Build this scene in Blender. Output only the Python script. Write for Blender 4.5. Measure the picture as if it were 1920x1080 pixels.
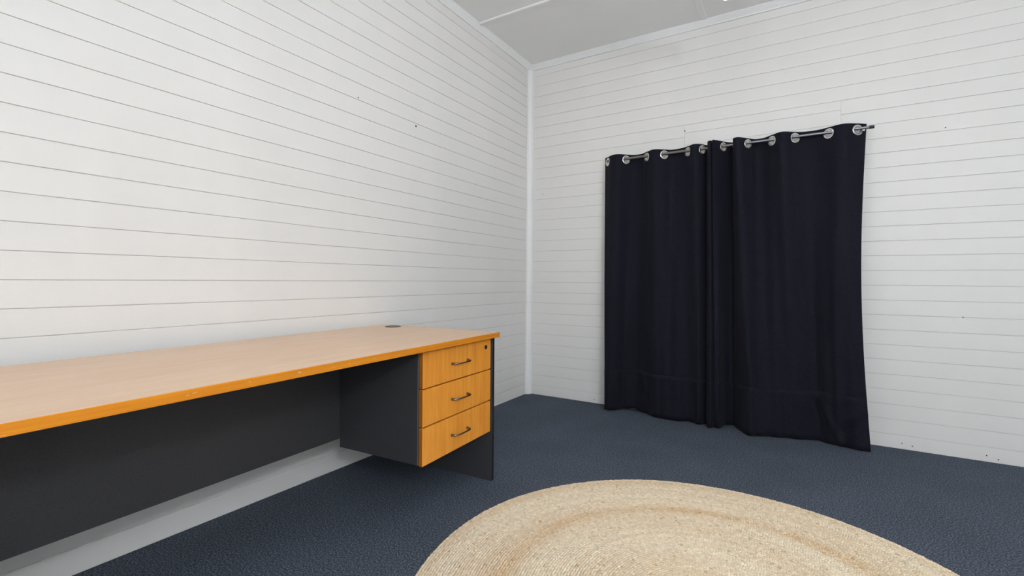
import bpy, bmesh, math, random
import numpy as np
from mathutils import Matrix, Vector

# ------------------------------------------------------------------ clear
for o in list(bpy.data.objects):
    bpy.data.objects.remove(o, do_unlink=True)
scene = bpy.context.scene
COL = scene.collection
random.seed(7)
rng = np.random.default_rng(11)

# ------------------------------------------------------------------ camera
F_PX, YAW, ROLL, SHIFT_PX = 891.129, 0.549456, 0.0074907, -14.525
cam = bpy.data.cameras.new('camera')
cam.sensor_fit = 'HORIZONTAL'
cam.sensor_width = 36.0
cam.lens = 36.0 * F_PX / 1920.0
cam.shift_y = SHIFT_PX / 1920.0
cam.clip_start = 0.02
camo = bpy.data.objects.new('camera', cam)
COL.objects.link(camo)
fwd = Vector((-math.sin(YAW), math.cos(YAW), 0))
right = Vector((math.cos(YAW), math.sin(YAW), 0))
up = Vector((0, 0, 1))
cr, sr = math.cos(ROLL), math.sin(ROLL)
r2 = cr * right + sr * up
u2 = -sr * right + cr * up
M = Matrix((r2, u2, -fwd)).transposed().to_4x4()
M.translation = Vector((0, 0, 1.0))
camo.matrix_world = M
scene.camera = camo

# ------------------------------------------------------------------ world, light, exposure
world = bpy.data.worlds.new('sky')
scene.world = world
world.use_nodes = True
world.node_tree.nodes['Background'].inputs['Color'].default_value = (0.75, 0.87, 1.0, 1)
world.node_tree.nodes['Background'].inputs['Strength'].default_value = 1.0

# area fill in an unseen window, added to lift the back wall
WIN_X0, WIN_X1, WIN_Z0, WIN_Z1 = -0.25, 0.65, 0.75, 2.15
wl_ = bpy.data.lights.new('fill_light', 'AREA')
wl_.shape = 'RECTANGLE'
wl_.size, wl_.size_y, wl_.energy = WIN_X1 - WIN_X0 - .08, WIN_Z1 - WIN_Z0 - .08, 19.0
wl_.color = (0.90, 0.953, 1.0)
wlo = bpy.data.objects.new('fill_light', wl_)
COL.objects.link(wlo)
wlo.location = ((WIN_X0 + WIN_X1) / 2, -1.085, (WIN_Z0 + WIN_Z1) / 2)
wlo.rotation_euler = (math.pi / 2, 0, 0)
TUBE_POWER = (27.0, 20.0)      # emission of the curtain-side tube and the added fill tube
GLOBE_POWER = 255.0            # emission of the added fill globe, used by its builder

vs = scene.view_settings
vs.view_transform = 'Standard'
vs.look = 'None'
vs.gamma = 1.0
vs.use_curve_mapping = False
vs.exposure = 0.14

# ------------------------------------------------------------------ room numbers (metres, camera stands at x=0 y=0)
XL, YB, XR, YF = -2.0766, 3.6705, 2.40, -1.10
ZC = 2.889
PL, OL = 0.08994, 0.0003
PR, OR = 0.09032, -0.0070
BT = 0.0042            # board thickness

# ------------------------------------------------------------------ materials
def mat(name):
    m = bpy.data.materials.new(name)
    m.use_nodes = True
    nt = m.node_tree
    return m, nt, nt.nodes['Principled BSDF']

def N(nt, t, **kw):
    n = nt.nodes.new(t)
    for k, v in kw.items():
        if k in n.inputs:
            n.inputs[k].default_value = v
        else:
            setattr(n, k, v)
    return n

def coords(nt, scale=(1, 1, 1), kind='Object'):
    tc = N(nt, 'ShaderNodeTexCoord')
    mp = N(nt, 'ShaderNodeMapping')
    mp.inputs['Scale'].default_value = scale
    nt.links.new(tc.outputs[kind], mp.inputs['Vector'])
    return mp.outputs['Vector']

def noise(nt, vec, scale, detail=3, rough=0.5):
    n = N(nt, 'ShaderNodeTexNoise')
    n.inputs['Scale'].default_value = scale
    n.inputs['Detail'].default_value = detail
    n.inputs['Roughness'].default_value = rough
    if vec is not None:
        nt.links.new(vec, n.inputs['Vector'])
    return n.outputs['Fac']

def ramp(nt, fac, stops):
    r = N(nt, 'ShaderNodeValToRGB')
    el = r.color_ramp.elements
    while len(el) < len(stops):
        el.new(0.5)
    for e, (p, c) in zip(el, stops):
        e.position = p
        e.color = (*c, 1)
    nt.links.new(fac, r.inputs['Fac'])
    return r.outputs['Color']

def bump(nt, b, height, strength, dist):
    n = N(nt, 'ShaderNodeBump')
    n.inputs['Strength'].default_value = strength
    n.inputs['Distance'].default_value = dist
    nt.links.new(height, n.inputs['Height'])
    nt.links.new(n.outputs['Normal'], b.inputs['Normal'])

def mixc(nt, fac, a, b):
    n = N(nt, 'ShaderNodeMix', data_type='RGBA')
    nt.links.new(fac, n.inputs[0])
    for s, v in ((6, a), (7, b)):
        if isinstance(v, tuple):
            n.inputs[s].default_value = (*v, 1)
        else:
            nt.links.new(v, n.inputs[s])
    return n.outputs[2]

def paint(name, c, rough=0.5, var=0.03, bs=0.12):
    m, nt, b = mat(name)
    v = coords(nt, kind='Object')
    f = noise(nt, v, 2.2, 4, 0.6)
    lo = tuple(x * (1 - var) for x in c)
    hi = tuple(min(1, x * (1 + var * 0.6)) for x in c)
    nt.links.new(ramp(nt, f, [(0.3, lo), (0.7, hi)]), b.inputs['Base Color'])
    b.inputs['Roughness'].default_value = rough
    b.inputs['Specular IOR Level'].default_value = 0.35
    bump(nt, b, noise(nt, coords(nt, (9, 9, 90)), 6, 3), bs, 0.002)
    return m

M_BOARD = paint('board_white_paint', (0.815, 0.795, 0.768), 0.45)
M_BACK = paint('joint_old_paint', (0.70, 0.665, 0.625), 0.8)
M_TRIM = paint('trim_white_paint', (0.90, 0.90, 0.895), 0.4, 0.015, 0.05)
M_CEIL = paint('ceiling_white_paint', (0.93, 0.926, 0.912), 0.7, 0.02, 0.05)
M_WALLPLAIN = paint('plain_white_paint', (0.82, 0.81, 0.795), 0.5)

def make_carpet():
    m, nt, b = mat('carpet_navy_loop_pile')
    v = coords(nt)
    f = noise(nt, v, 165, 2, 0.8)
    g = noise(nt, v, 3.0, 3)
    c1 = ramp(nt, f, [(0.33, (0.020, 0.026, 0.037)), (0.50, (0.064, 0.079, 0.106)), (0.67, (0.20, 0.225, 0.27))])
    n = N(nt, 'ShaderNodeMix', data_type='RGBA', blend_type='MULTIPLY')
    n.inputs[0].default_value = 1.0
    nt.links.new(c1, n.inputs[6])
    nt.links.new(ramp(nt, g, [(0.3, (0.90, 0.90, 0.90)), (0.7, (1.05, 1.05, 1.05))]), n.inputs[7])
    nt.links.new(n.outputs[2], b.inputs['Base Color'])
    b.inputs['Roughness'].default_value = 0.95
    b.inputs['Specular IOR Level'].default_value = 0.1
    bump(nt, b, f, 0.2, 0.003)
    return m
M_CARPET = make_carpet()

def wood(name, ca, cb, stretch, rough=0.38, fine=26.0, wear=None, spec=0.5):
    m, nt, b = mat(name)
    v = coords(nt, stretch)
    f = noise(nt, v, fine, 4, 0.65)
    g = noise(nt, v, fine * 0.22, 2)
    ad = N(nt, 'ShaderNodeMath', operation='ADD')
    nt.links.new(f, ad.inputs[0]); nt.links.new(g, ad.inputs[1])
    ml = N(nt, 'ShaderNodeMath', operation='MULTIPLY')
    nt.links.new(ad.outputs[0], ml.inputs[0]); ml.inputs[1].default_value = 0.5
    col = ramp(nt, ml.outputs[0], [(0.36, ca), (0.62, cb)])
    if wear:
        w1 = noise(nt, coords(nt, (6, 1, 14)), wear[0], 3, 0.7)
        rr = N(nt, 'ShaderNodeMapRange')
        rr.inputs['From Min'].default_value = wear[1]
        rr.inputs['From Max'].default_value = wear[1] + 0.03
        nt.links.new(w1, rr.inputs['Value'])
        col = mixc(nt, rr.outputs[0], col, wear[2])
    nt.links.new(col, b.inputs['Base Color'])
    b.inputs['Roughness'].default_value = rough
    b.inputs['Specular IOR Level'].default_value = spec
    return m

M_TOP = wood('beech_laminate_top', (0.70, 0.455, 0.285), (0.775, 0.53, 0.355), (9, 0.9, 9), 0.34, 14)
M_EDGE = wood('beech_edge_band', (0.58, 0.185, 0.008), (0.70, 0.26, 0.016), (4, 0.5, 30), 0.4, 14,
              wear=(9, 0.70, (0.74, 0.60, 0.44)), spec=0.3)
M_EDGE2 = wood('beech_edge_band_dark', (0.25, 0.072, 0.004), (0.33, 0.105, 0.007), (4, 4, 0.5), 0.45, 14, spec=0.25)
M_DRAWER = wood('beech_laminate_front', (0.69, 0.245, 0.024), (0.82, 0.345, 0.050), (12, 12, 0.7), 0.4, 14, spec=0.3)

def charcoal(name, lo, hi, rough=0.55):
    m, nt, b = mat(name)
    f = noise(nt, coords(nt), 420, 2, 0.7)
    nt.links.new(ramp(nt, f, [(0.3, lo), (0.7, hi)]), b.inputs['Base Color'])
    b.inputs['Roughness'].default_value = rough
    bump(nt, b, f, 0.15, 0.001)
    return m
M_CHAR = charcoal('charcoal_laminate', (0.019, 0.0192, 0.0215), (0.047, 0.0472, 0.0515))
M_BLACK = charcoal('black_edging', (0.006, 0.006, 0.007), (0.013, 0.013, 0.015), 0.4)

def plain(name, c, rough=0.5, metal=0.0, spec=0.5):
    m, nt, b = mat(name)
    f = noise(nt, coords(nt), 60, 3)
    nt.links.new(ramp(nt, f, [(0.2, tuple(x * 0.92 for x in c)), (0.8, c)]), b.inputs['Base Color'])
    b.inputs['Roughness'].default_value = rough
    b.inputs['Metallic'].default_value = metal
    b.inputs['Specular IOR Level'].default_value = spec
    return m
M_NICKEL = plain('brushed_dark_nickel', (0.25, 0.225, 0.21), 0.25, 1.0)
M_CHROME = plain('eyelet_satin_chrome', (0.80, 0.77, 0.74), 0.25, 1.0)
M_ROD_A = plain('rod_pewter', (0.27, 0.25, 0.235), 0.35, 1.0)
M_ROD_B = plain('rod_steel', (0.33, 0.34, 0.37), 0.22, 1.0)
M_PLASTIC = plain('black_plastic', (0.012, 0.012, 0.013), 0.35)
M_GREYEDGE = plain('grey_edge_line', (0.17, 0.17, 0.18), 0.4)
M_BARE = plain('chipped_edge_core', (0.70, 0.48, 0.27), 0.8)
M_NAIL = plain('rusty_nail_head', (0.07, 0.03, 0.022), 0.7)
M_RUST = plain('rust_spot', (0.35, 0.17, 0.06), 0.8)
M_CERAMIC = plain('white_lampholder', (0.8, 0.8, 0.8), 0.3)

def make_cloth():
    m, nt, b = mat('black_blockout_fabric')
    v = coords(nt, (1, 1, 1))
    f = noise(nt, v, 300, 2, 0.8)
    w = N(nt, 'ShaderNodeTexWave', wave_type='BANDS', bands_direction='Z')
    w.inputs['Scale'].default_value = 190
    w.inputs['Distortion'].default_value = 1.5
    nt.links.new(v, w.inputs['Vector'])
    nt.links.new(ramp(nt, f, [(0.33, (0.0018, 0.0018, 0.0042)), (0.67, (0.0150, 0.0154, 0.0255))]), b.inputs['Base Color'])
    b.inputs['Roughness'].default_value = 0.72
    b.inputs['Specular IOR Level'].default_value = 0.10
    b.inputs['Sheen Weight'].default_value = 0.03
    b.inputs['Sheen Roughness'].default_value = 0.5
    bump(nt, b, w.outputs['Fac'], 0.10, 0.001)
    return m
M_CLOTH = make_cloth()

def make_jute():
    m, nt, b = mat('braided_jute')
    a = N(nt, 'ShaderNodeAttribute', attribute_name='tint')
    f = noise(nt, coords(nt), 900, 2)
    n = N(nt, 'ShaderNodeMix', data_type='RGBA', blend_type='MULTIPLY')
    n.inputs[0].default_value = 1.0
    nt.links.new(a.outputs['Color'], n.inputs[6])
    nt.links.new(ramp(nt, f, [(0.3, (0.86, 0.84, 0.8)), (0.7, (1.05, 1.05, 1.05))]), n.inputs[7])
    nt.links.new(n.outputs[2], b.inputs['Base Color'])
    b.inputs['Roughness'].default_value = 0.85
    b.inputs['Specular IOR Level'].default_value = 0.2
    return m
M_JUTE = make_jute()

def make_glass():
    m, nt, b = mat('added_window_glass')
    b.inputs['Base Color'].default_value = (0.9, 0.95, 0.97, 1)
    b.inputs['Roughness'].default_value = 0.02
    b.inputs['Transmission Weight'].default_value = 1.0
    return m
M_GLASS = make_glass()

def make_glow(name, power, c=(0.93, 0.97, 1.0)):
    m, nt, b = mat(name)
    b.inputs['Base Color'].default_value = (0.9, 0.93, 1, 1)
    b.inputs['Emission Color'].default_value = (*c, 1)
    b.inputs['Emission Strength'].default_value = power
    return m

# ------------------------------------------------------------------ helpers
def link(name, me, m, parent=None):
    o = bpy.data.objects.new(name, me)
    COL.objects.link(o)
    if m is not None and len(me.materials) == 0:
        me.materials.append(m)
    if parent is not None:
        o.parent = parent
    return o

def from_bm(name, bm, m, parent=None, smooth=False):
    bmesh.ops.recalc_face_normals(bm, faces=bm.faces)
    me = bpy.data.meshes.new(name)
    bm.to_mesh(me)
    bm.free()
    if smooth:
        for p in me.polygons:
            p.use_smooth = True
    return link(name, me, m, parent)

def add_box(bm, x0, x1, y0, y1, z0, z1, bev=0.0, seg=1):
    r = bmesh.ops.create_cube(bm, size=1.0)
    vs_ = r['verts']
    for v in vs_:
        v.co = Vector((x0 + (v.co.x + .5) * (x1 - x0), y0 + (v.co.y + .5) * (y1 - y0), z0 + (v.co.z + .5) * (z1 - z0)))
    if bev > 0:
        es = list({e for v in vs_ for e in v.link_edges})
        bmesh.ops.bevel(bm, geom=es, offset=bev, segments=seg, affect='EDGES', profile=0.7)
    return bm

def box(name, m, parent, x0, x1, y0, y1, z0, z1, bev=0.0, seg=1):
    return from_bm(name, add_box(bmesh.new(), x0, x1, y0, y1, z0, z1, bev, seg), m, parent)

def tube(bm, pts, radii, seg=14, cap=True):
    pts = [Vector(p) for p in pts]
    rings = []
    ref = None
    for i, p in enumerate(pts):
        t = (pts[min(i + 1, len(pts) - 1)] - pts[max(i - 1, 0)]).normalized()
        if ref is None:
            ref = Vector((0, 0, 1)) if abs(t.z) < 0.9 else Vector((1, 0, 0))
        a = (ref - t * ref.dot(t)).normalized()
        b = t.cross(a)
        ref = a
        rings.append([bm.verts.new(p + radii[i] * (math.cos(2 * math.pi * k / seg) * a + math.sin(2 * math.pi * k / seg) * b)) for k in range(seg)])
    for A, B in zip(rings, rings[1:]):
        for k in range(seg):
            bm.faces.new((A[k], A[(k + 1) % seg], B[(k + 1) % seg], B[k]))
    if cap:
        bm.faces.new(rings[0][::-1]); bm.faces.new(rings[-1])
    return bm

def lathe(bm, prof, center, axis='Z', seg=40, mtx=None):
    rings = []
    for r, h in prof:
        ring = []
        for k in range(seg):
            a = 2 * math.pi * k / seg
            if axis == 'Z':
                v = Vector((r * math.cos(a), r * math.sin(a), h))
            elif axis == 'X':
                v = Vector((h, r * math.cos(a), r * math.sin(a)))
            else:
                v = Vector((r * math.cos(a), h, r * math.sin(a)))
            if mtx is not None:
                v = mtx @ v
            ring.append(bm.verts.new(v + Vector(center)))
        rings.append(ring)
    for A, B in zip(rings, rings[1:]):
        for k in range(seg):
            bm.faces.new((A[k], A[(k + 1) % seg], B[(k + 1) % seg], B[k]))
    return rings

def tag(o, label, cat=None, group=None, kind=None):
    o['label'] = label
    if cat: o['category'] = cat
    if group: o['group'] = group
    if kind: o['kind'] = kind
    return o

def struct(o, label):
    o['kind'] = 'structure'
    o['label'] = label
    return o

def empty(name, loc, rz=0.0):
    o = bpy.data.objects.new(name, None)
    COL.objects.link(o)
    o.location = loc
    o.rotation_euler = (0, 0, rz)
    o.empty_display_size = 0.05
    return o

# ------------------------------------------------------------------ floor, ceiling, plain walls
fl = box('floor', M_CARPET, None, XL - .1, XR + .1, YF - .1, YB + .1, -0.06, 0.0)
struct(fl, 'dark navy grey loop pile carpet floor')

ce = box('ceiling', M_BACK, None, XL - .1, XR + .1, YF - .1, YB + .1, ZC + 0.006, ZC + 0.09)
struct(ce, 'white sheeted ceiling with cover battens')
BY0, BY1 = 2.838, 2.876          # batten running across
BX0, BX1 = -0.642, -0.595        # batten running along
for x0, x1 in ((XL - .09, (BX0 + BX1) / 2 - .002), ((BX0 + BX1) / 2 + .002, XR + .09)):
    for y0, y1 in ((YF - .09, (BY0 + BY1) / 2 - .002), ((BY0 + BY1) / 2 + .002, YB + .09)):
        box('panel', M_CEIL, ce, x0, x1, y0, y1, ZC, ZC + 0.006)

def batten(x0, x1, y0, y1, d, along):
    bm = bmesh.new()
    w = (y1 - y0) if along == 'X' else (x1 - x0)
    prof = [(0, 0), (0.0, -d * .55), (w * .14, -d), (w * .86, -d), (w, -d * .55), (w, 0)]
    vv = []
    for e in (0, 1):
        row = []
        for q, h in prof:
            if along == 'X':
                row.append(bm.verts.new(((x0, x1)[e], y0 + q, ZC + h)))
            else:
                row.append(bm.verts.new((x0 + q, (y0, y1)[e], ZC + h)))
        vv.append(row)
    for k in range(len(prof) - 1):
        bm.faces.new((vv[0][k], vv[0][k + 1], vv[1][k + 1], vv[1][k]))
    bm.faces.new(vv[0]); bm.faces.new(vv[1][::-1])
    return from_bm('batten', bm, M_TRIM if along == 'X' else M_CEIL, ce)
batten(XL + .034, XR - .034, BY0, BY1, 0.010, 'X')
batten(BX0, BX1, BY1 + .001, YB - .034, 0.005, 'Y')
batten(BX0, BX1, YF + .034, BY0 - .001, 0.005, 'Y')

wr = box('wall_right', M_WALLPLAIN, None, XR, XR + .1, YF - .1, YB + .1, 0, ZC)
struct(wr, 'plain white wall facing the long desk')
bm = bmesh.new()
add_box(bm, XL - .1, WIN_X0, YF - .1, YF, 0, ZC)
add_box(bm, WIN_X1, XR, YF - .1, YF, 0, ZC)
add_box(bm, WIN_X0, WIN_X1, YF - .1, YF, 0, WIN_Z0)
add_box(bm, WIN_X0, WIN_X1, YF - .1, YF, WIN_Z1, ZC)
wf = from_bm('wall_front', bm, M_WALLPLAIN)
struct(wf, 'plain white wall with an added window, facing the black curtains')
w1 = empty('added_window', ((WIN_X0 + WIN_X1) / 2, YF, WIN_Z0))
struct(w1, 'white framed window, unseen, added to carry the fill light')
hw, hh = (WIN_X1 - WIN_X0) / 2, WIN_Z1 - WIN_Z0
fr = bmesh.new()
for q in ((-hw, -hw + .04, 0, hh), (hw - .04, hw, 0, hh), (-hw + .04, hw - .04, 0, .04), (-hw + .04, hw - .04, hh - .04, hh)):
    add_box(fr, q[0], q[1], -.08, -.02, q[2], q[3])
from_bm('added_window_frame', fr, M_TRIM, w1)
box('pane', M_GLASS, w1, -hw + .04, hw - .04, -.055, -.049, .04, hh - .04)

# ------------------------------------------------------------------ boarded walls
def board_mesh(length, height, gap, seed, segs=5):
    """tongue-and-groove board: local x along the wall, y out of the wall (0..BT), z up; small chamfers"""
    r = random.Random(seed)
    verts, faces = [], []
    K = 6
    for i in range(segs + 1):
        x = length * i / segs
        j0 = r.uniform(-.00035, .00035); j1 = r.uniform(-.00035, .00035)
        g0 = gap * .5 + j0
        g1 = gap * .5 + j1
        ch = 0.0016
        verts += [(x, 0, g0), (x, BT - ch * .5, g0), (x, BT, g0 + ch * .6),
                  (x, BT, height - g1 - ch * 1.3), (x, BT - ch * 1.0, height - g1), (x, 0, height - g1)]
    for i in range(segs):
        for k in range(K - 1):
            a = i * K + k
            faces.append((a, a + K, a + K + 1, a + 1))
    faces.append(tuple(range(K - 1, -1, -1)))
    faces.append(tuple(segs * K + k for k in range(K)))
    me = bpy.data.meshes.new('board')
    me.from_pydata(verts, [], faces)
    me.materials.append(M_BOARD)
    bm = bmesh.new(); bm.from_mesh(me)
    bmesh.ops.recalc_face_normals(bm, faces=bm.faces)
    bm.to_mesh(me); bm.free()
    return me

def place(me, parent, loc, rz):
    o = bpy.data.objects.new('board', me)
    COL.objects.link(o)
    o.parent = parent
    o.location = loc
    o.rotation_euler = (0, 0, rz)
    return o

# left wall: outward normal +x ; local x -> world -y  (rz = -90deg) gives local y -> +x
wl = box('wall_left', M_BACK, None, XL - .11, XL - BT, YF - .1, YB + .1, 0, ZC)
struct(wl, 'white painted horizontal board wall behind the long desk')
LEN_L = YB - YF - 0.012
var_l = [board_mesh(LEN_L, PL, g, 100 + i) for i, g in enumerate((.0021, .0026, .0017, .0030, .0023, .0013))]
top_l = board_mesh(LEN_L, ZC - (31 * PL + OL) - .001, .0015, 140)
bot_l = None
seq = [0, 3, 1, 4, 0, 2, 1, 5, 4, 0, 3, 1, 4, 0, 1, 3, 0, 4, 1, 2, 4, 0, 1, 2, 5, 4, 2, 5, 1, 3, 5, 2]
for i in range(32):
    z = i * PL + OL
    if z + PL > ZC + .0005:
        me = top_l
    else:
        me = var_l[seq[i % len(seq)]]
    place(me, wl, (XL - BT, YB - .006, max(z, 0.0)), -math.pi / 2)

# back wall: outward normal -y ; rz = 180deg : local x -> -x, local y -> -y
wb = box('wall_back', M_BACK, None, XL - .1, XR + .1, YB + BT, YB + .11, 0, ZC)
struct(wb, 'white painted horizontal board wall behind the black curtains')
JX0, JX1 = -0.755, 0.199
NJ = 24
ZJ = NJ * PR + OR
def back_boards(x0, x1, zs, gaps, tag_):
    cache = {}
    for k in range(len(zs) - 1):
        h = round(zs[k + 1] - zs[k], 5)
        g = gaps[k % len(gaps)]
        key = (h, g)
        if key not in cache:
            cache[key] = board_mesh(x1 - x0, h, g, 300 + len(cache) + tag_ * 31)
        place(cache[key], wb, (x1, YB + BT, zs[k]), math.pi)
zl = [max(0.0005, i * PR + OR) for i in range(NJ + 1)]
gl = (.0024, .0019, .0022, .0017, .0025, .0020, .0022, .0018, .0021, .0017, .0018, .0014, .0012, .0009, .0011, .0008, .0012, .0009, .0011, .0008, .0010, .0008, .0010, .0008)
back_boards(XL + .006, JX0 - .0006, zl, gl, 1)
back_boards(JX1 + .0006, XR - .002, zl, (.0023, .0019, .0022, .0025, .0020), 2)
zi = [ZJ, ZJ - .060]
while zi[-1] - PR > 0.0:
    zi.append(zi[-1] - PR)
zi.append(0.0005)
back_boards(JX0 + .0006, JX1 - .0006, zi[::-1], (.0010, .0013, .0008), 3)
zt = [i * PR + OR for i in range(NJ, 33)]
zt = [z for z in zt if z < ZC - .02] + [ZC - .001]
back_boards(XL + .006, XR - .002, zt, (.0011, .0006, .0009, .0005, .0008), 4)

def nail(parent, loc, n, m, r=0.0045):
    bm = bmesh.new()
    mt = Vector(n).to_track_quat('Z', 'Y').to_matrix()
    rings = lathe(bm, [(r, 0.0), (r, 0.0008), (r * .6, 0.0016), (0.0002, 0.0018)], loc, 'Z', 10, mt)
    bm.faces.new(rings[-1])
    return from_bm('nail', bm, m, parent)
nail(wl, (XL, 2.224, 1.962), (1, 0, 0), M_NAIL, .006)
nail(wl, (XL, 1.770, 1.990), (1, 0, 0), M_NAIL, .0035)
nail(wb, (JX0, YB, 2.117), (0, -1, 0), M_RUST, .0055)
for x, z in ((0.701, 1.906), (0.783, 0.807), (-1.938, 1.753), (0.514, .036), (0.563, .027), (0.885, .036), (0.933, .022), (-1.45, .030)):
    nail(wb, (x, YB, z), (0, -1, 0), M_NAIL, .0032)

# ------------------------------------------------------------------ cornices and corner moulding
def sweep_prof(name, prof, A, B, along):
    """prof: list of (out, down). A,B start/end coordinate along the run; mitred at both ends by 'out'."""
    bm = bmesh.new()
    rows = []
    for e in (0, 1):
        row = []
        for q, d in prof:
            z = ZC - d
            if along == 'Y':
                row.append(bm.verts.new((XL + q, (A + q, B - q)[e], z)))
            elif along == 'X':
                row.append(bm.verts.new(((A + q, B - q)[e], YB - q, z)))
            elif along == 'YR':
                row.append(bm.verts.new((XR - q, (A + q, B - q)[e], z)))
            else:
                row.append(bm.verts.new(((A + q, B - q)[e], YF + q, z)))
        rows.append(row)
    for k in range(len(prof) - 1):
        bm.faces.new((rows[0][k], rows[0][k + 1], rows[1][k + 1], rows[1][k]))
    bm.faces.new((rows[0][-1], rows[0][0], rows[1][0], rows[1][-1]))
    bm.faces.new(rows[0]); bm.faces.new(rows[1][::-1])
    return from_bm(name, bm, M_TRIM)
CP = [(0.0005, 0.0), (0.0415, 0.0), (0.0415, 0.005), (0.035, 0.010), (0.033, 0.0135), (0.0125, 0.034), (0.012, 0.041), (0.0005, 0.042)]
struct(sweep_prof('trim_1', CP, YF, YB, 'Y'), 'white cornice moulding above the left board wall')
struct(sweep_prof('trim_2', CP, XL, XR, 'X'), 'white cornice moulding above the curtained wall')
struct(sweep_prof('trim_3', CP, YF, YB, 'YR'), 'white cornice moulding above the plain right wall')
struct(sweep_prof('trim_4', CP, XL, XR, 'XF'), 'white cornice moulding above the plain front wall')

def corner(name, z0, z1):
    bm = bmesh.new()
    prof = [(0.0005, 0.0005), (0.047, 0.0005), (0.047, 0.006)]
    for k in range(9):
        a = math.pi / 2 * k / 8
        # gentle convex face between the two fillets
        prof.append((0.006 + 0.034 * math.cos(a) , 0.006 + 0.030 * math.sin(a)))
    prof += [(0.006, 0.040), (0.0005, 0.040)]
    # first coordinate runs along the left wall (-y), second along the back wall (+x)
    rows = [[bm.verts.new((XL + q, YB - p_, z)) for p_, q in prof] for z in (z0, z1)]
    n = len(prof)
    for k in range(n):
        bm.faces.new((rows[0][k], rows[0][(k + 1) % n], rows[1][(k + 1) % n], rows[1][k]))
    bm.faces.new(rows[0]); bm.faces.new(rows[1][::-1])
    return from_bm(name, bm, M_TRIM)
struct(corner('trim_5', 0.001, 0.8085), 'white vertical corner moulding, short lower length')
struct(corner('trim_6', 0.8100, ZC - 0.040), 'white vertical corner moulding, long upper length')

# ------------------------------------------------------------------ desk
TH = math.radians(3.0)
desk = empty('office_desk', (-1.296, 2.004, 0), TH)
tag(desk, 'long beech topped office desk with charcoal panels against the board wall', 'desk')
# local: x = -depth from front, y = -distance from right end, z up
DL, DD, DZ, DT = 2.05, 0.76, 0.740, 0.025
box('table_top', M_TOP, desk, -DD, -0.002, -DL + .002, -0.002, DZ - DT, DZ, .0006)
eb = box('edge_band', M_EDGE, desk, -0.002, 0.0, -DL, 0.0, DZ - DT, DZ - .0002, .0007)
eb['label'] = 'orange beech front edge strip with pale scuffs'
box('edge_band', M_EDGE, desk, -DD, -0.002, -0.002, 0.0, DZ - DT, DZ - .0002, .0006)
box('edge_band', M_EDGE, desk, -DD, -0.002, -DL, -DL + .002, DZ - DT, DZ - .0002, .0006)
# pale chips on the front edge, thickest at the right corner
rr = random.Random(3)
spots = [(0.004 + i * .0085 + rr.uniform(-.003, .003), rr.uniform(.0008, .0016), rr.uniform(.003, .007), -.006 + rr.uniform(-.003, .003)) for i in range(13)]
spots += [(0.19, .001, .004, -.012), (0.35, .0012, .004, -.008), (1.155, .0016, .006, -.010), (1.16, .001, .004, -.008), (1.305, .0008, .005, -.010), (1.44, .001, .007, -.011), (1.455, .0007, .004, -.013), (0.86, .0008, .004, -.011), (0.97, .0008, .006, -.012)]
for a, hz, ha, dz in spots:
    chips = bmesh.new()
    n = 9
    ring = []
    for k in range(n):
        t = 2 * math.pi * k / n
        s = rr.uniform(.6, 1.15)
        ring.append(chips.verts.new((0.00025, -max(a + ha * s * math.cos(t), .0006), DZ + dz + hz * s * math.sin(t))))
    c0 = [chips.verts.new((v.co.x - .0006, v.co.y, v.co.z)) for v in ring]
    chips.faces.new(ring)
    for k in range(n):
        chips.faces.new((ring[k], ring[(k + 1) % n], c0[(k + 1) % n], c0[k]))
    from_bm('edge_scuff', chips, M_BARE, eb)
for y1 in (-0.018, -DL + .036):
    ep = box('end_panel', M_CHAR, desk, -DD + .02, -0.0215, y1 - .018, y1, 0.0, DZ - DT, .0008)
    box('edging', M_BLACK, ep, -0.0215, -0.020, y1 - .018, y1, 0.001, DZ - DT, .0006)
box('modesty_panel', M_CHAR, desk, -0.508, -0.490, -DL + .036, -0.036, 0.290, DZ - DT)
pd = box('pedestal', M_CHAR, desk, -0.489, -0.0485, -0.572, -0.0365, 0.2525, DZ - DT - .001, .0006)
pd['label'] = 'charcoal drawer cabinet hung under the desk top'
box('edging', M_GREYEDGE, pd, -0.0490, -0.0478, -0.5723, -0.5705, 0.2530, DZ - DT - .002)
def handle(parent, yc, zc):
    bm = bmesh.new()
    pts, rad = [], []
    L, P = 0.060, 0.027
    x0 = -0.0298
    for s in (-1, 1):
        seq_ = []
        seq_.append(((x0, yc + s * L, zc), .0068))
        seq_.append(((x0 + .0025, yc + s * L, zc), .0066))
        seq_.append(((x0 + .006, yc + s * L, zc), .0050))
        seq_.append(((x0 + .013, yc + s * (L - .0005), zc), .0046))
        seq_.append(((x0 + .019, yc + s * (L - .004), zc), .0048))
        seq_.append(((x0 + .0235, yc + s * (L - .012), zc), .0046))
        seq_.append(((x0 + .026, yc + s * (L - .024), zc), .0038))
        seq_.append(((x0 + P, yc + s * (L - .040), zc), .0032))
        if s == -1:
            first = seq_
        else:
            second = seq_[::-1]
    allp = first + [((x0 + P + .0005, yc, zc), .0030)] + second
    tube(bm, [a for a, _ in allp], [r for _, r in allp], 12)
    return from_bm('handle', bm, M_NICKEL, parent, True)
zz = [(0.5605, 0.7070), (0.4058, 0.5548), (0.2480, 0.3998)]
hz_ = (0.633, 0.478, 0.321)
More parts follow.
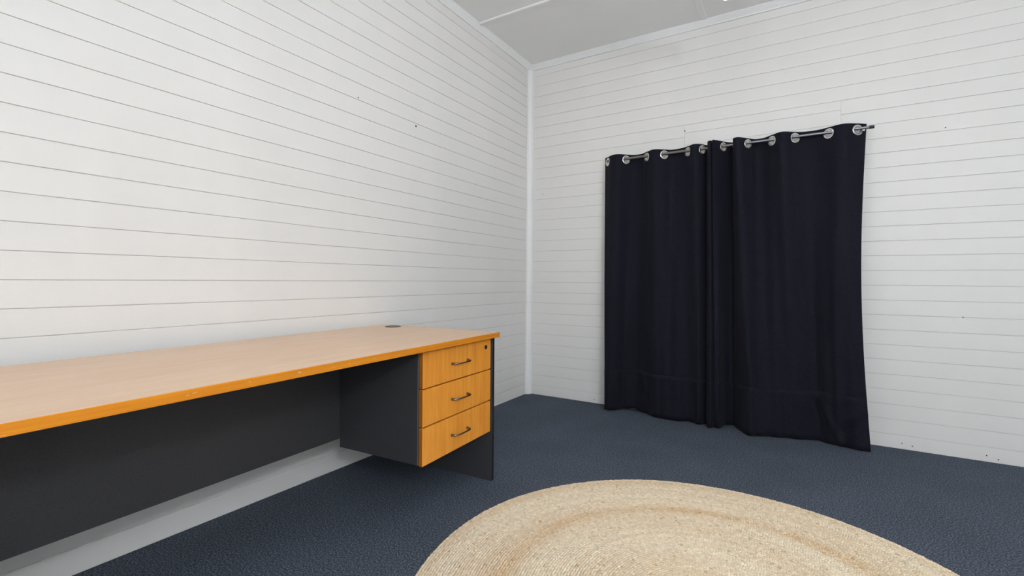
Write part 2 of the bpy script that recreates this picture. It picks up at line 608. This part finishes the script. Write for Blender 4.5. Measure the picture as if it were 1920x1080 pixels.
for i, (z0, z1) in enumerate(zz):
    d = box('drawer', M_DRAWER, desk, -0.0475, -0.0300, -0.5645, -0.0395, z0, z1, .0007, 1)
    box('edge_band', M_EDGE2, d, -0.0475, -0.0304, -0.5657, -0.5645, z0 + .0003, z1 - .0003, .0003)
    d['label'] = ('top drawer front with a round black lock', 'middle drawer front in beech laminate', 'bottom drawer front in beech laminate')[i]
    handle(d, -0.305, hz_[i])
    if i == 0:
        bm = bmesh.new()
        rings = lathe(bm, [(.0105, -.0298), (.0105, -.0275), (.0085, -.0262), (.0060, -.0262), (.0055, -.0268), (.0004, -.0268)], (0, -0.086, 0.672), 'X', 24)
        bm.faces.new(rings[-1])
        from_bm('lock', bm, M_PLASTIC, d)
# cable grommet
bm = bmesh.new()
GA, GB = 0.082, 0.632
rings = lathe(bm, [(.0440, 0.0001), (.0440, .0012), (.0420, .0026), (.0375, .0026), (.0365, .0012), (.0365, .0002)], (-GB, -GA, DZ), 'Z', 48)
gr = from_bm('cable_grommet', bm, M_PLASTIC, desk)
bm = bmesh.new()
rings = lathe(bm, [(.0363, .0003), (.0363, .0016), (.0345, .0020), (.0004, .0020)], (-GB, -GA, DZ), 'Z', 40)
bm.faces.new(rings[-1])
cv = from_bm('grommet_cover', bm, M_PLASTIC, gr)
box('cable_slot', M_GREYEDGE, gr, -GB - .006, -GB + .006, -GA - .020, -GA + .020, DZ + .0019, DZ + .0024)

# ------------------------------------------------------------------ rug
rug_c, RUG_R = Vector((-0.2298, 1.5379, 0)), 0.9417
def make_rug():
    pitch = 0.0196
    rings_n = int(RUG_R / pitch)
    C_, R_, ANG, DIR, TINT = [], [], [], [], []
    light = np.array([0.74, 0.595, 0.425]); pale = np.array([0.83, 0.72, 0.56]); brown = np.array([0.62, 0.41, 0.22])
    grain_len = 0.0132
    for k in range(rings_n):
        rm = RUG_R - pitch * (k + 0.5)
        if rm < .012:
            continue
        ring_t = rng.normal(0, 0.22)
        for half in (-1, 1):
            r = rm + half * pitch * 0.25
            n = max(6, int(2 * math.pi * r / (grain_len * 0.72)))
            th = (np.arange(n) + (0.5 if half > 0 else 0) + rng.uniform(0, 1)) * 2 * math.pi / n
            rj = r + rng.normal(0, .0006, n) + .0022 * np.sin(3 * th + 1.1) + .0015 * np.sin(7 * th + k * .15)
            C_.append(np.c_[rj * np.cos(th), rj * np.sin(th)])
            ANG.append(th + math.pi / 2 - half * math.radians(17) + rng.normal(0, .08, n))
            # colour of the fibre: pale and honey stretches, one browner braid zone
            f = 0.45 + 0.28 * np.sin(th * 2 + k * .35) + ring_t + rng.normal(0, .28, n)
            f = np.clip(f, 0, 1)[:, None]
            col = light * (1 - f) + pale * f
            band = np.exp(-((rm - 0.655 - .012 * np.sin(2 * th)) / .030) ** 2) * (0.75 + .35 * np.sin(th * 5 + 2) * np.sin(th * 2.3))
            band = band + 0.35 * math.exp(-((rm - 0.915) / .018) ** 2) + 0.25 * math.exp(-((rm - 0.40) / .02) ** 2)
            bb = np.clip(band * rng.uniform(.35, 1.1, n), 0, 1)[:, None]
            col = col * (1 - bb) + brown * bb
            dk = rng.uniform(0, 1, n) < 0.010
            col[dk] *= np.array([.78, .66, .54])
            col *= rng.normal(1, .06, n)[:, None]
            TINT.append(col)
            DIR.append(np.full(n, rm))
    C2 = np.concatenate(C_); A2 = np.concatenate(ANG); T2 = np.clip(np.concatenate(TINT), 0, 1)
    n = len(C2)
    # grain template: half ellipsoid 6 x 2 + apex
    tv = []
    for lev, (rad, h) in enumerate(((1.0, -0.15), (0.80, 0.58))):
        for q in range(6):
            a = 2 * math.pi * q / 6
            tv.append((rad * math.cos(a), rad * math.sin(a), h))
    tv.append((0, 0, 1.0))
    tv = np.array(tv)
    tf = []
    for q in range(6):
        a, b = q, (q + 1) % 6
        tf += [(a, b, 6 + b), (a, 6 + b, 6 + a), (6 + a, 6 + b, 12)]
    tf = np.array(tf)
    sx = grain_len * 0.58 * rng.normal(1, .07, n)
    sy = 0.0055 * rng.normal(1, .08, n)
    sz = 0.0041 * rng.normal(1, .12, n)
    z0 = 0.0065 + rng.normal(0, .0004, n)
    lx = tv[None, :, 0] * sx[:, None]; ly = tv[None, :, 1] * sy[:, None]
    ca, sa = np.cos(A2)[:, None], np.sin(A2)[:, None]
    V = np.empty((n, 13, 3))
    V[:, :, 0] = C2[:, 0:1] + lx * ca - ly * sa
    V[:, :, 1] = C2[:, 1:2] + lx * sa + ly * ca
    V[:, :, 2] = z0[:, None] + tv[None, :, 2] * sz[:, None]
    Fa = (tf[None] + (np.arange(n) * 13)[:, None, None]).reshape(-1, 3)
    V = V.reshape(-1, 3)
    tint = np.repeat(T2, 13, axis=0)
    # backing disc, its rim following the outer braid
    m_ = 160
    a = np.arange(m_) * 2 * math.pi / m_
    rim = RUG_R - .004 + .0022 * np.sin(3 * a + 1.1)
    D = np.concatenate([np.c_[rim * np.cos(a), rim * np.sin(a), np.full(m_, 0.0004)],
                        np.c_[rim * np.cos(a), rim * np.sin(a), np.full(m_, 0.0062)], [[0, 0, 0.0062]], [[0, 0, 0.0004]]])
    base = len(V)
    q = np.arange(m_); q1 = (q + 1) % m_
    Fd = np.concatenate([np.c_[q, q1, m_ + q1], np.c_[q, m_ + q1, m_ + q], np.c_[m_ + q, m_ + q1, np.full(m_, 2 * m_)], np.c_[q1, q, np.full(m_, 2 * m_ + 1)]]) + base
    V = np.concatenate([V, D]); Fa = np.concatenate([Fa, Fd])
    tint = np.concatenate([tint, np.tile(np.array([[.56, .42, .27]]), (len(D), 1))])
    me = bpy.data.meshes.new('round_rug')
    me.vertices.add(len(V)); me.vertices.foreach_set('co', V.astype(np.float32).ravel())
    me.loops.add(len(Fa) * 3); me.loops.foreach_set('vertex_index', Fa.astype(np.int32).ravel())
    me.polygons.add(len(Fa))
    me.polygons.foreach_set('loop_start', (np.arange(len(Fa)) * 3).astype(np.int32))
    me.polygons.foreach_set('use_smooth', np.ones(len(Fa), dtype=bool))
    me.update(calc_edges=True)
    at = me.color_attributes.new('tint', 'FLOAT_COLOR', 'POINT')
    at.data.foreach_set('color', np.c_[tint, np.ones(len(tint))].astype(np.float32).ravel())
    o = link('round_rug', me, M_JUTE)
    o.location = rug_c
    tag(o, 'round braided natural jute rug lying on the dark carpet', 'rug')
    return o
make_rug()

# ------------------------------------------------------------------ curtain rod
ROD_Y, ROD_Z = 3.58, 1.942
rod = empty('curtain_rod', (-0.48, YB, ROD_Z))
tag(rod, 'thin metal curtain rod with black tips carrying the black curtains', 'curtain rod')
def rel(x, y, z): return (x + 0.48, y - YB, z - ROD_Z)
bm = tube(bmesh.new(), [rel(-1.318, ROD_Y, ROD_Z), rel(-0.44, ROD_Y, ROD_Z)], [.0105, .0105], 18)
t1 = from_bm('tube', bm, M_ROD_A, rod); t1['label'] = 'pewter grey thicker tube'
bm = tube(bmesh.new(), [rel(-0.46, ROD_Y, ROD_Z), rel(0.335, ROD_Y, ROD_Z)], [.0092, .0092], 18)
t2 = from_bm('tube', bm, M_ROD_B, rod); t2['label'] = 'shiny steel thinner tube'
for xa, xb in ((-1.324, -1.312), (0.334, 0.361)):
    bm = tube(bmesh.new(), [rel(xa, ROD_Y, ROD_Z), rel(xa + .003, ROD_Y, ROD_Z), rel(xb - .003, ROD_Y, ROD_Z), rel(xb, ROD_Y, ROD_Z)], [.0082, .0096, .0096, .0082], 18)
    from_bm('end_cap', bm, M_PLASTIC, rod)
for bx in (-1.235, -0.130, 0.308):
    bm = bmesh.new()
    lo = rel(bx, 0, 0)[0]
    add_box(bm, lo - .012, lo + .012, -.004, 0.0, -.035, .030)
    add_box(bm, lo - .006, lo + .006, ROD_Y - YB - .004, -.004, -.0205, -.0115)
    add_box(bm, lo - .006, lo + .006, ROD_Y - YB - .0145, ROD_Y - YB - .012, -.0205, -.010)
    add_box(bm, lo - .006, lo + .006, ROD_Y - YB - .012, ROD_Y - YB - .004, -.0205, -.0115)
    from_bm('bracket', bm, M_ROD_A, rod)

# ------------------------------------------------------------------ curtains
def catmull(P, nper):
    """centripetal Catmull-Rom through P, nper samples per span; returns points and knot indices"""
    P = np.array(P, float)
    Q = np.vstack([2 * P[0] - P[1], P, 2 * P[-1] - P[-2]])
    out = []; idx = [0]
    for i in range(1, len(Q) - 2):
        p0, p1, p2, p3 = Q[i - 1], Q[i], Q[i + 1], Q[i + 2]
        d = lambda a, b: max(1e-4, np.linalg.norm(b - a) ** 0.5)
        t0 = 0; t1_ = t0 + d(p0, p1); t2_ = t1_ + d(p1, p2); t3 = t2_ + d(p2, p3)
        t = np.linspace(t1_, t2_, nper, endpoint=False)[:, None]
        A1 = (t1_ - t) / (t1_ - t0) * p0 + (t - t0) / (t1_ - t0) * p1
        A2 = (t2_ - t) / (t2_ - t1_) * p1 + (t - t1_) / (t2_ - t1_) * p2
        A3 = (t3 - t) / (t3 - t2_) * p2 + (t - t2_) / (t3 - t2_) * p3
        B1 = (t2_ - t) / (t2_ - t0) * A1 + (t - t0) / (t2_ - t0) * A2
        B2 = (t3 - t) / (t3 - t1_) * A2 + (t - t1_) / (t3 - t1_) * A3
        out.append((t2_ - t) / (t2_ - t1_) * B1 + (t - t1_) / (t2_ - t1_) * B2)
        idx.append(idx[-1] + nper)
    out.append(P[-1:])
    return np.vstack(out), idx

def curtain(name, label, top, bot, eyelets, ztop, zbot_fn, xoff, extra, seed):
    """top/bot: paired plan control points; eyelets: knot indices lying on the rod"""
    r = np.random.default_rng(seed)
    nper = 30
    T, idx = catmull(top, nper)
    B, _ = catmull(bot, nper)
    # resample both by the arc length of the top so that faces are even
    seg = np.linalg.norm(np.diff(T, axis=0), axis=1)
    s = np.r_[0, np.cumsum(seg)]
    S = s[-1]
    ns = int(S / 0.0045)
    u = np.linspace(0, S, ns)
    Tx = np.c_[np.interp(u, s, T[:, 0]), np.interp(u, s, T[:, 1])]
    Bx = np.c_[np.interp(u, s, B[:, 0]), np.interp(u, s, B[:, 1])]
    ey = [s[idx[k]] for k in eyelets]
    # rows: fine in the heading, coarser below
    hts = list(np.arange(0, 0.085, 0.0045)) + list(np.linspace(0.09, ztop, 62))
    w = np.array(hts) / ztop
    un = u / S
    rows = []
    ph = r.uniform(0, 6.28, 8)
    for t in w:
        P = Tx * (1 - t) + Bx * t
        dy = 0.0075 * np.sin(un * 38 + ph[0] + 0.6 * t) * (.15 + .85 * t) + 0.0050 * np.sin(un * 71 + ph[1] - 1.1 * t) * (.1 + .9 * t) * (0.4 + .6 * np.sin(un * 9 + ph[2]) ** 2)
        X = P[:, 0] + xoff(un, t)
        Y = P[:, 1] + dy + extra(X, t * ztop)
        Y = np.minimum(Y, YB - .006)
        Z = ztop * (1 - t) + zbot_fn(un) * t
        # heading stands a touch stiff above the rod
        rows.append(np.c_[X, Y, Z])
    G = np.array(rows)                                   # rows x cols x 3
    hem_row = int(np.argmin(np.abs(ztop - np.array(hts) - 0.292)))
    root = empty(name, (float(np.mean(bot, axis=0)[0]), float(np.mean(bot, axis=0)[1]), 0))
    off = np.array([root.location.x, root.location.y, 0.0])
    tag(root, label, 'curtain', 'black eyelet curtains')
    HR = 0.0262
    ez = ROD_Z - 0.007                                   # rod hangs in the top of each hole
    def grid(nm, r0, r1, off_n, holes):
        V = G[r0:r1 + 1].copy()
        if off_n:
            tang = np.gradient(V[:, :, :2], axis=1)
            nrm = np.stack([tang[:, :, 1], -tang[:, :, 0]], -1)
            nrm /= np.linalg.norm(nrm, axis=-1, keepdims=True) + 1e-9
            V[:, :, :2] += nrm * off_n
        nr, nc = V.shape[:2]
        fs = []
        for a in range(nr - 1):
            za = (V[a, 0, 2] + V[a + 1, 0, 2]) / 2
            for c in range(nc - 1):
                if holes and abs(za - ez) < HR:
                    uc = (u[c] + u[c + 1]) / 2
                    if any((uc - e) ** 2 + (za - ez) ** 2 < HR * HR for e in ey):
                        continue
                fs.append((a * nc + c, a * nc + c + 1, (a + 1) * nc + c + 1, (a + 1) * nc + c))
        me = bpy.data.meshes.new(nm)
        me.from_pydata((V - off).reshape(-1, 3).tolist(), [], fs)
        for p in me.polygons: p.use_smooth = True
        o = link(nm, me, M_CLOTH, root)
        md = o.modifiers.new('thickness', 'SOLIDIFY')
        md.thickness = 0.0014
        md.offset = 0.0
        return o
    grid('drape', 0, hem_row, 0.0, True)
    hm = grid('hem', hem_row - 1, len(hts) - 1, 0.0016, False)
    hm['label'] = 'deep stitched bottom hem'
    for e in ey:
        c = int(np.argmin(np.abs(u - e)))
        rz = int(np.argmin(np.abs(G[:, 0, 2] - ez)))
        pos = Vector(G[rz, c]) - Vector(off)
        pos.z = ez
        tg = Vector(G[rz, min(c + 3, ns - 1)]) - Vector(G[rz, max(c - 3, 0)])
        tg.z = 0
        tg.normalize()
        nrm = Vector((tg.y, -tg.x, 0))
        mt = Matrix((tg, Vector((0, 0, 1)), nrm)).transposed()
        bm = bmesh.new()
        pr = []
        for k in range(12):
            a = 2 * math.pi * k / 12
            pr.append((0.0274 + 0.0058 * math.cos(a), 0.0030 * math.sin(a)))
        pr.append(pr[0])
        lathe(bm, pr, pos, 'Z', 30, mt)
        bmesh.ops.remove_doubles(bm, verts=bm.verts, dist=1e-6)
        from_bm('eyelet', bm, M_CHROME, root, True)
    return root

top_l = [(-1.346, 3.606), (-1.3155, 3.580), (-1.282, 3.549), (-1.232, 3.531), (-1.165, 3.580), (-1.118, 3.618), (-1.060, 3.620), (-1.013, 3.580),
         (-0.945, 3.538), (-0.879, 3.580), (-0.835, 3.613), (-0.765, 3.608), (-0.713, 3.580), (-0.664, 3.540), (-0.615, 3.580), (-0.596, 3.612),
         (-0.583, 3.614), (-0.574, 3.580), (-0.573, 3.530), (-0.556, 3.510), (-0.5375, 3.534)]
bot_l = [(-1.301, 3.515), (-1.298, 3.503), (-1.285, 3.502), (-1.248, 3.516), (-1.200, 3.560), (-1.160, 3.585), (-1.080, 3.600), (-1.010, 3.572),
         (-0.930, 3.535), (-0.860, 3.512), (-0.810, 3.503), (-0.740, 3.525), (-0.693, 3.540), (-0.650, 3.528), (-0.610, 3.518), (-0.580, 3.535),
         (-0.566, 3.540), (-0.562, 3.515), (-0.556, 3.488), (-0.533, 3.478), (-0.5125, 3.535)]
top_r = [(-0.5362, 3.494), (-0.505, 3.535), (-0.476, 3.580), (-0.447, 3.622), (-0.424, 3.636), (-0.409, 3.615), (-0.4105, 3.580), (-0.414, 3.545), (-0.402, 3.521), (-0.382, 3.518),
         (-0.326, 3.580), (-0.278, 3.630), (-0.232, 3.624), (-0.183, 3.580), (-0.125, 3.532), (-0.052, 3.580), (-0.002, 3.604), (0.070, 3.606),
         (0.129, 3.580), (0.205, 3.540), (0.279, 3.580), (0.326, 3.618)]
bot_r = [(-0.511, 3.500), (-0.487, 3.485), (-0.466, 3.555), (-0.455, 3.610), (-0.432, 3.628), (-0.412, 3.626), (-0.400, 3.612), (-0.388, 3.590), (-0.350, 3.520), (-0.320, 3.470),
         (-0.274, 3.430), (-0.235, 3.462), (-0.190, 3.490), (-0.120, 3.505), (-0.050, 3.520), (0.020, 3.548), (0.076, 3.565), (0.120, 3.548),
         (0.165, 3.525), (0.215, 3.503), (0.290, 3.492), (0.347, 3.486)]
ZT = 1.975
def zb_l(un):
    return 0.009 + 0.016 * np.exp(-((un - 0.30) / .07) ** 2)
def zb_r(un):
    return 0.007 + 0 * un
def gauss(x, z, x0, z0, sx, sz, rot=0.0):
    c, s_ = math.cos(rot), math.sin(rot)
    a = (x - x0) * c + (z - z0) * s_
    b = -(x - x0) * s_ + (z - z0) * c
    return np.exp(-(a / sx) ** 2 - (b / sz) ** 2)
def ex_l(X, d):
    z = ZT - d
    return -.006 * gauss(X, z, -1.02, .22, .018, .10, .35) - .005 * gauss(X, z, -.80, .24, .014, .10, -.3) + .004 * gauss(X, z, -.86, .2, .03, .12)
def ex_r(X, d):
    z = ZT - d
    return (-.016 * gauss(X, z, 0.13, .17, .016, .16, .45) + .010 * gauss(X, z, 0.085, .17, .02, .14, .35) - .010 * gauss(X, z, 0.28, .20, .018, .10, -.95)
            + .010 * gauss(X, z, 0.25, .12, .03, .08, -.9) - .014 * gauss(X, z, -.275, .40, .02, .16, .12) + .012 * gauss(X, z, -.325, .37, .022, .12, .2))
curtain('eyelet_curtain', 'black eyelet curtain panel hanging on the side of the room corner and desk', top_l, bot_l,
        (1, 4, 7, 9, 12, 14, 17), ZT, zb_l, lambda un, t: .012 * np.exp(-(un / .04) ** 2) * math.sin(math.pi * min(1, t * 1.1)) * -0.3 + 0 * un, ex_l, 5)
curtain('eyelet_curtain', 'black eyelet curtain panel whose outer edge leaves the bare rod tip showing', top_r, bot_r,
        (2, 6, 10, 13, 15, 18, 20), ZT, zb_r, lambda un, t: -.036 * un ** 5 * math.sin(math.pi * t) , ex_r, 9)

# ------------------------------------------------------------------ fluorescent batten near the curtains, plus an added fill batten
def fluorescent(x, y0, y1, label, power):
    zt = 2.550
    lamp = empty('fluorescent_batten', (x, (y0 + y1) / 2, ZC))
    tag(lamp, label, 'ceiling light', 'fluorescent ceiling fittings')
    hl = (y1 - y0) / 2
    box('housing', M_CERAMIC, lamp, -.019, .019, -hl + .02, hl - .02, -.302, -.268, .004, 2)
    bm = tube(bmesh.new(), [(0, -hl, zt - ZC), (0, hl, zt - ZC)], [.013, .013], 18)
    from_bm('tube', bm, make_glow('lit_fluorescent_tube', power), lamp, True)
    for s_ in (-1, 1):
        box('lampholder', M_CERAMIC, lamp, -.012, .012, s_ * (hl - .035) - .008, s_ * (hl - .035) + .008, -.3245, -.302, .003, 2)
        bm = tube(bmesh.new(), [(0, s_ * .42, -.268), (0, s_ * .42, -.0045)], [.003, .003], 8)
        from_bm('hanger', bm, M_CERAMIC, lamp)
fluorescent(-0.369, 1.60, 2.815, 'slim white fluorescent tube fitting hung just before the black curtains', TUBE_POWER[0])
fluorescent(0.20, 0.40, 1.615, 'unseen fluorescent tube fitting added over the jute rug as fill light', TUBE_POWER[1])  # out of view, added to brighten rug and desk top from above

# ------------------------------------------------------------------ unseen globe lamp, added behind the camera in place of a flash
pl = empty('fill_globe_lamp', (1.50, -0.88, ZC))
tag(pl, 'unseen white globe on a black cord, added in place of a camera flash', 'fill lamp')
ZG = 2.05 - ZC
bm = bmesh.new()
rings = lathe(bm, [(.050, -.0004), (.050, -.018), (.040, -.028), (.006, -.034)], (0, 0, 0), 'Z', 30)
bm.faces.new(rings[0]); bm.faces.new(rings[-1])
from_bm('ceiling_rose', bm, M_CERAMIC, pl)
from_bm('cord', tube(bmesh.new(), [(0, 0, -.030), (0, 0, ZG + .12)], [.003, .003], 8), M_PLASTIC, pl)
bm = bmesh.new()
rings = lathe(bm, [(.008, ZG + .128), (.030, ZG + .122), (.034, ZG + .100), (.030, ZG + .094)], (0, 0, 0), 'Z', 24)
bm.faces.new(rings[0])
from_bm('globe_holder', bm, M_PLASTIC, pl)
bm = bmesh.new()
bmesh.ops.create_uvsphere(bm, u_segments=24, v_segments=14, radius=.100)
for v in bm.verts:
    v.co.z += ZG
from_bm('globe', bm, make_glow('fill_globe_glow', GLOBE_POWER, (0.895, 0.95, 1.0)), pl, True)
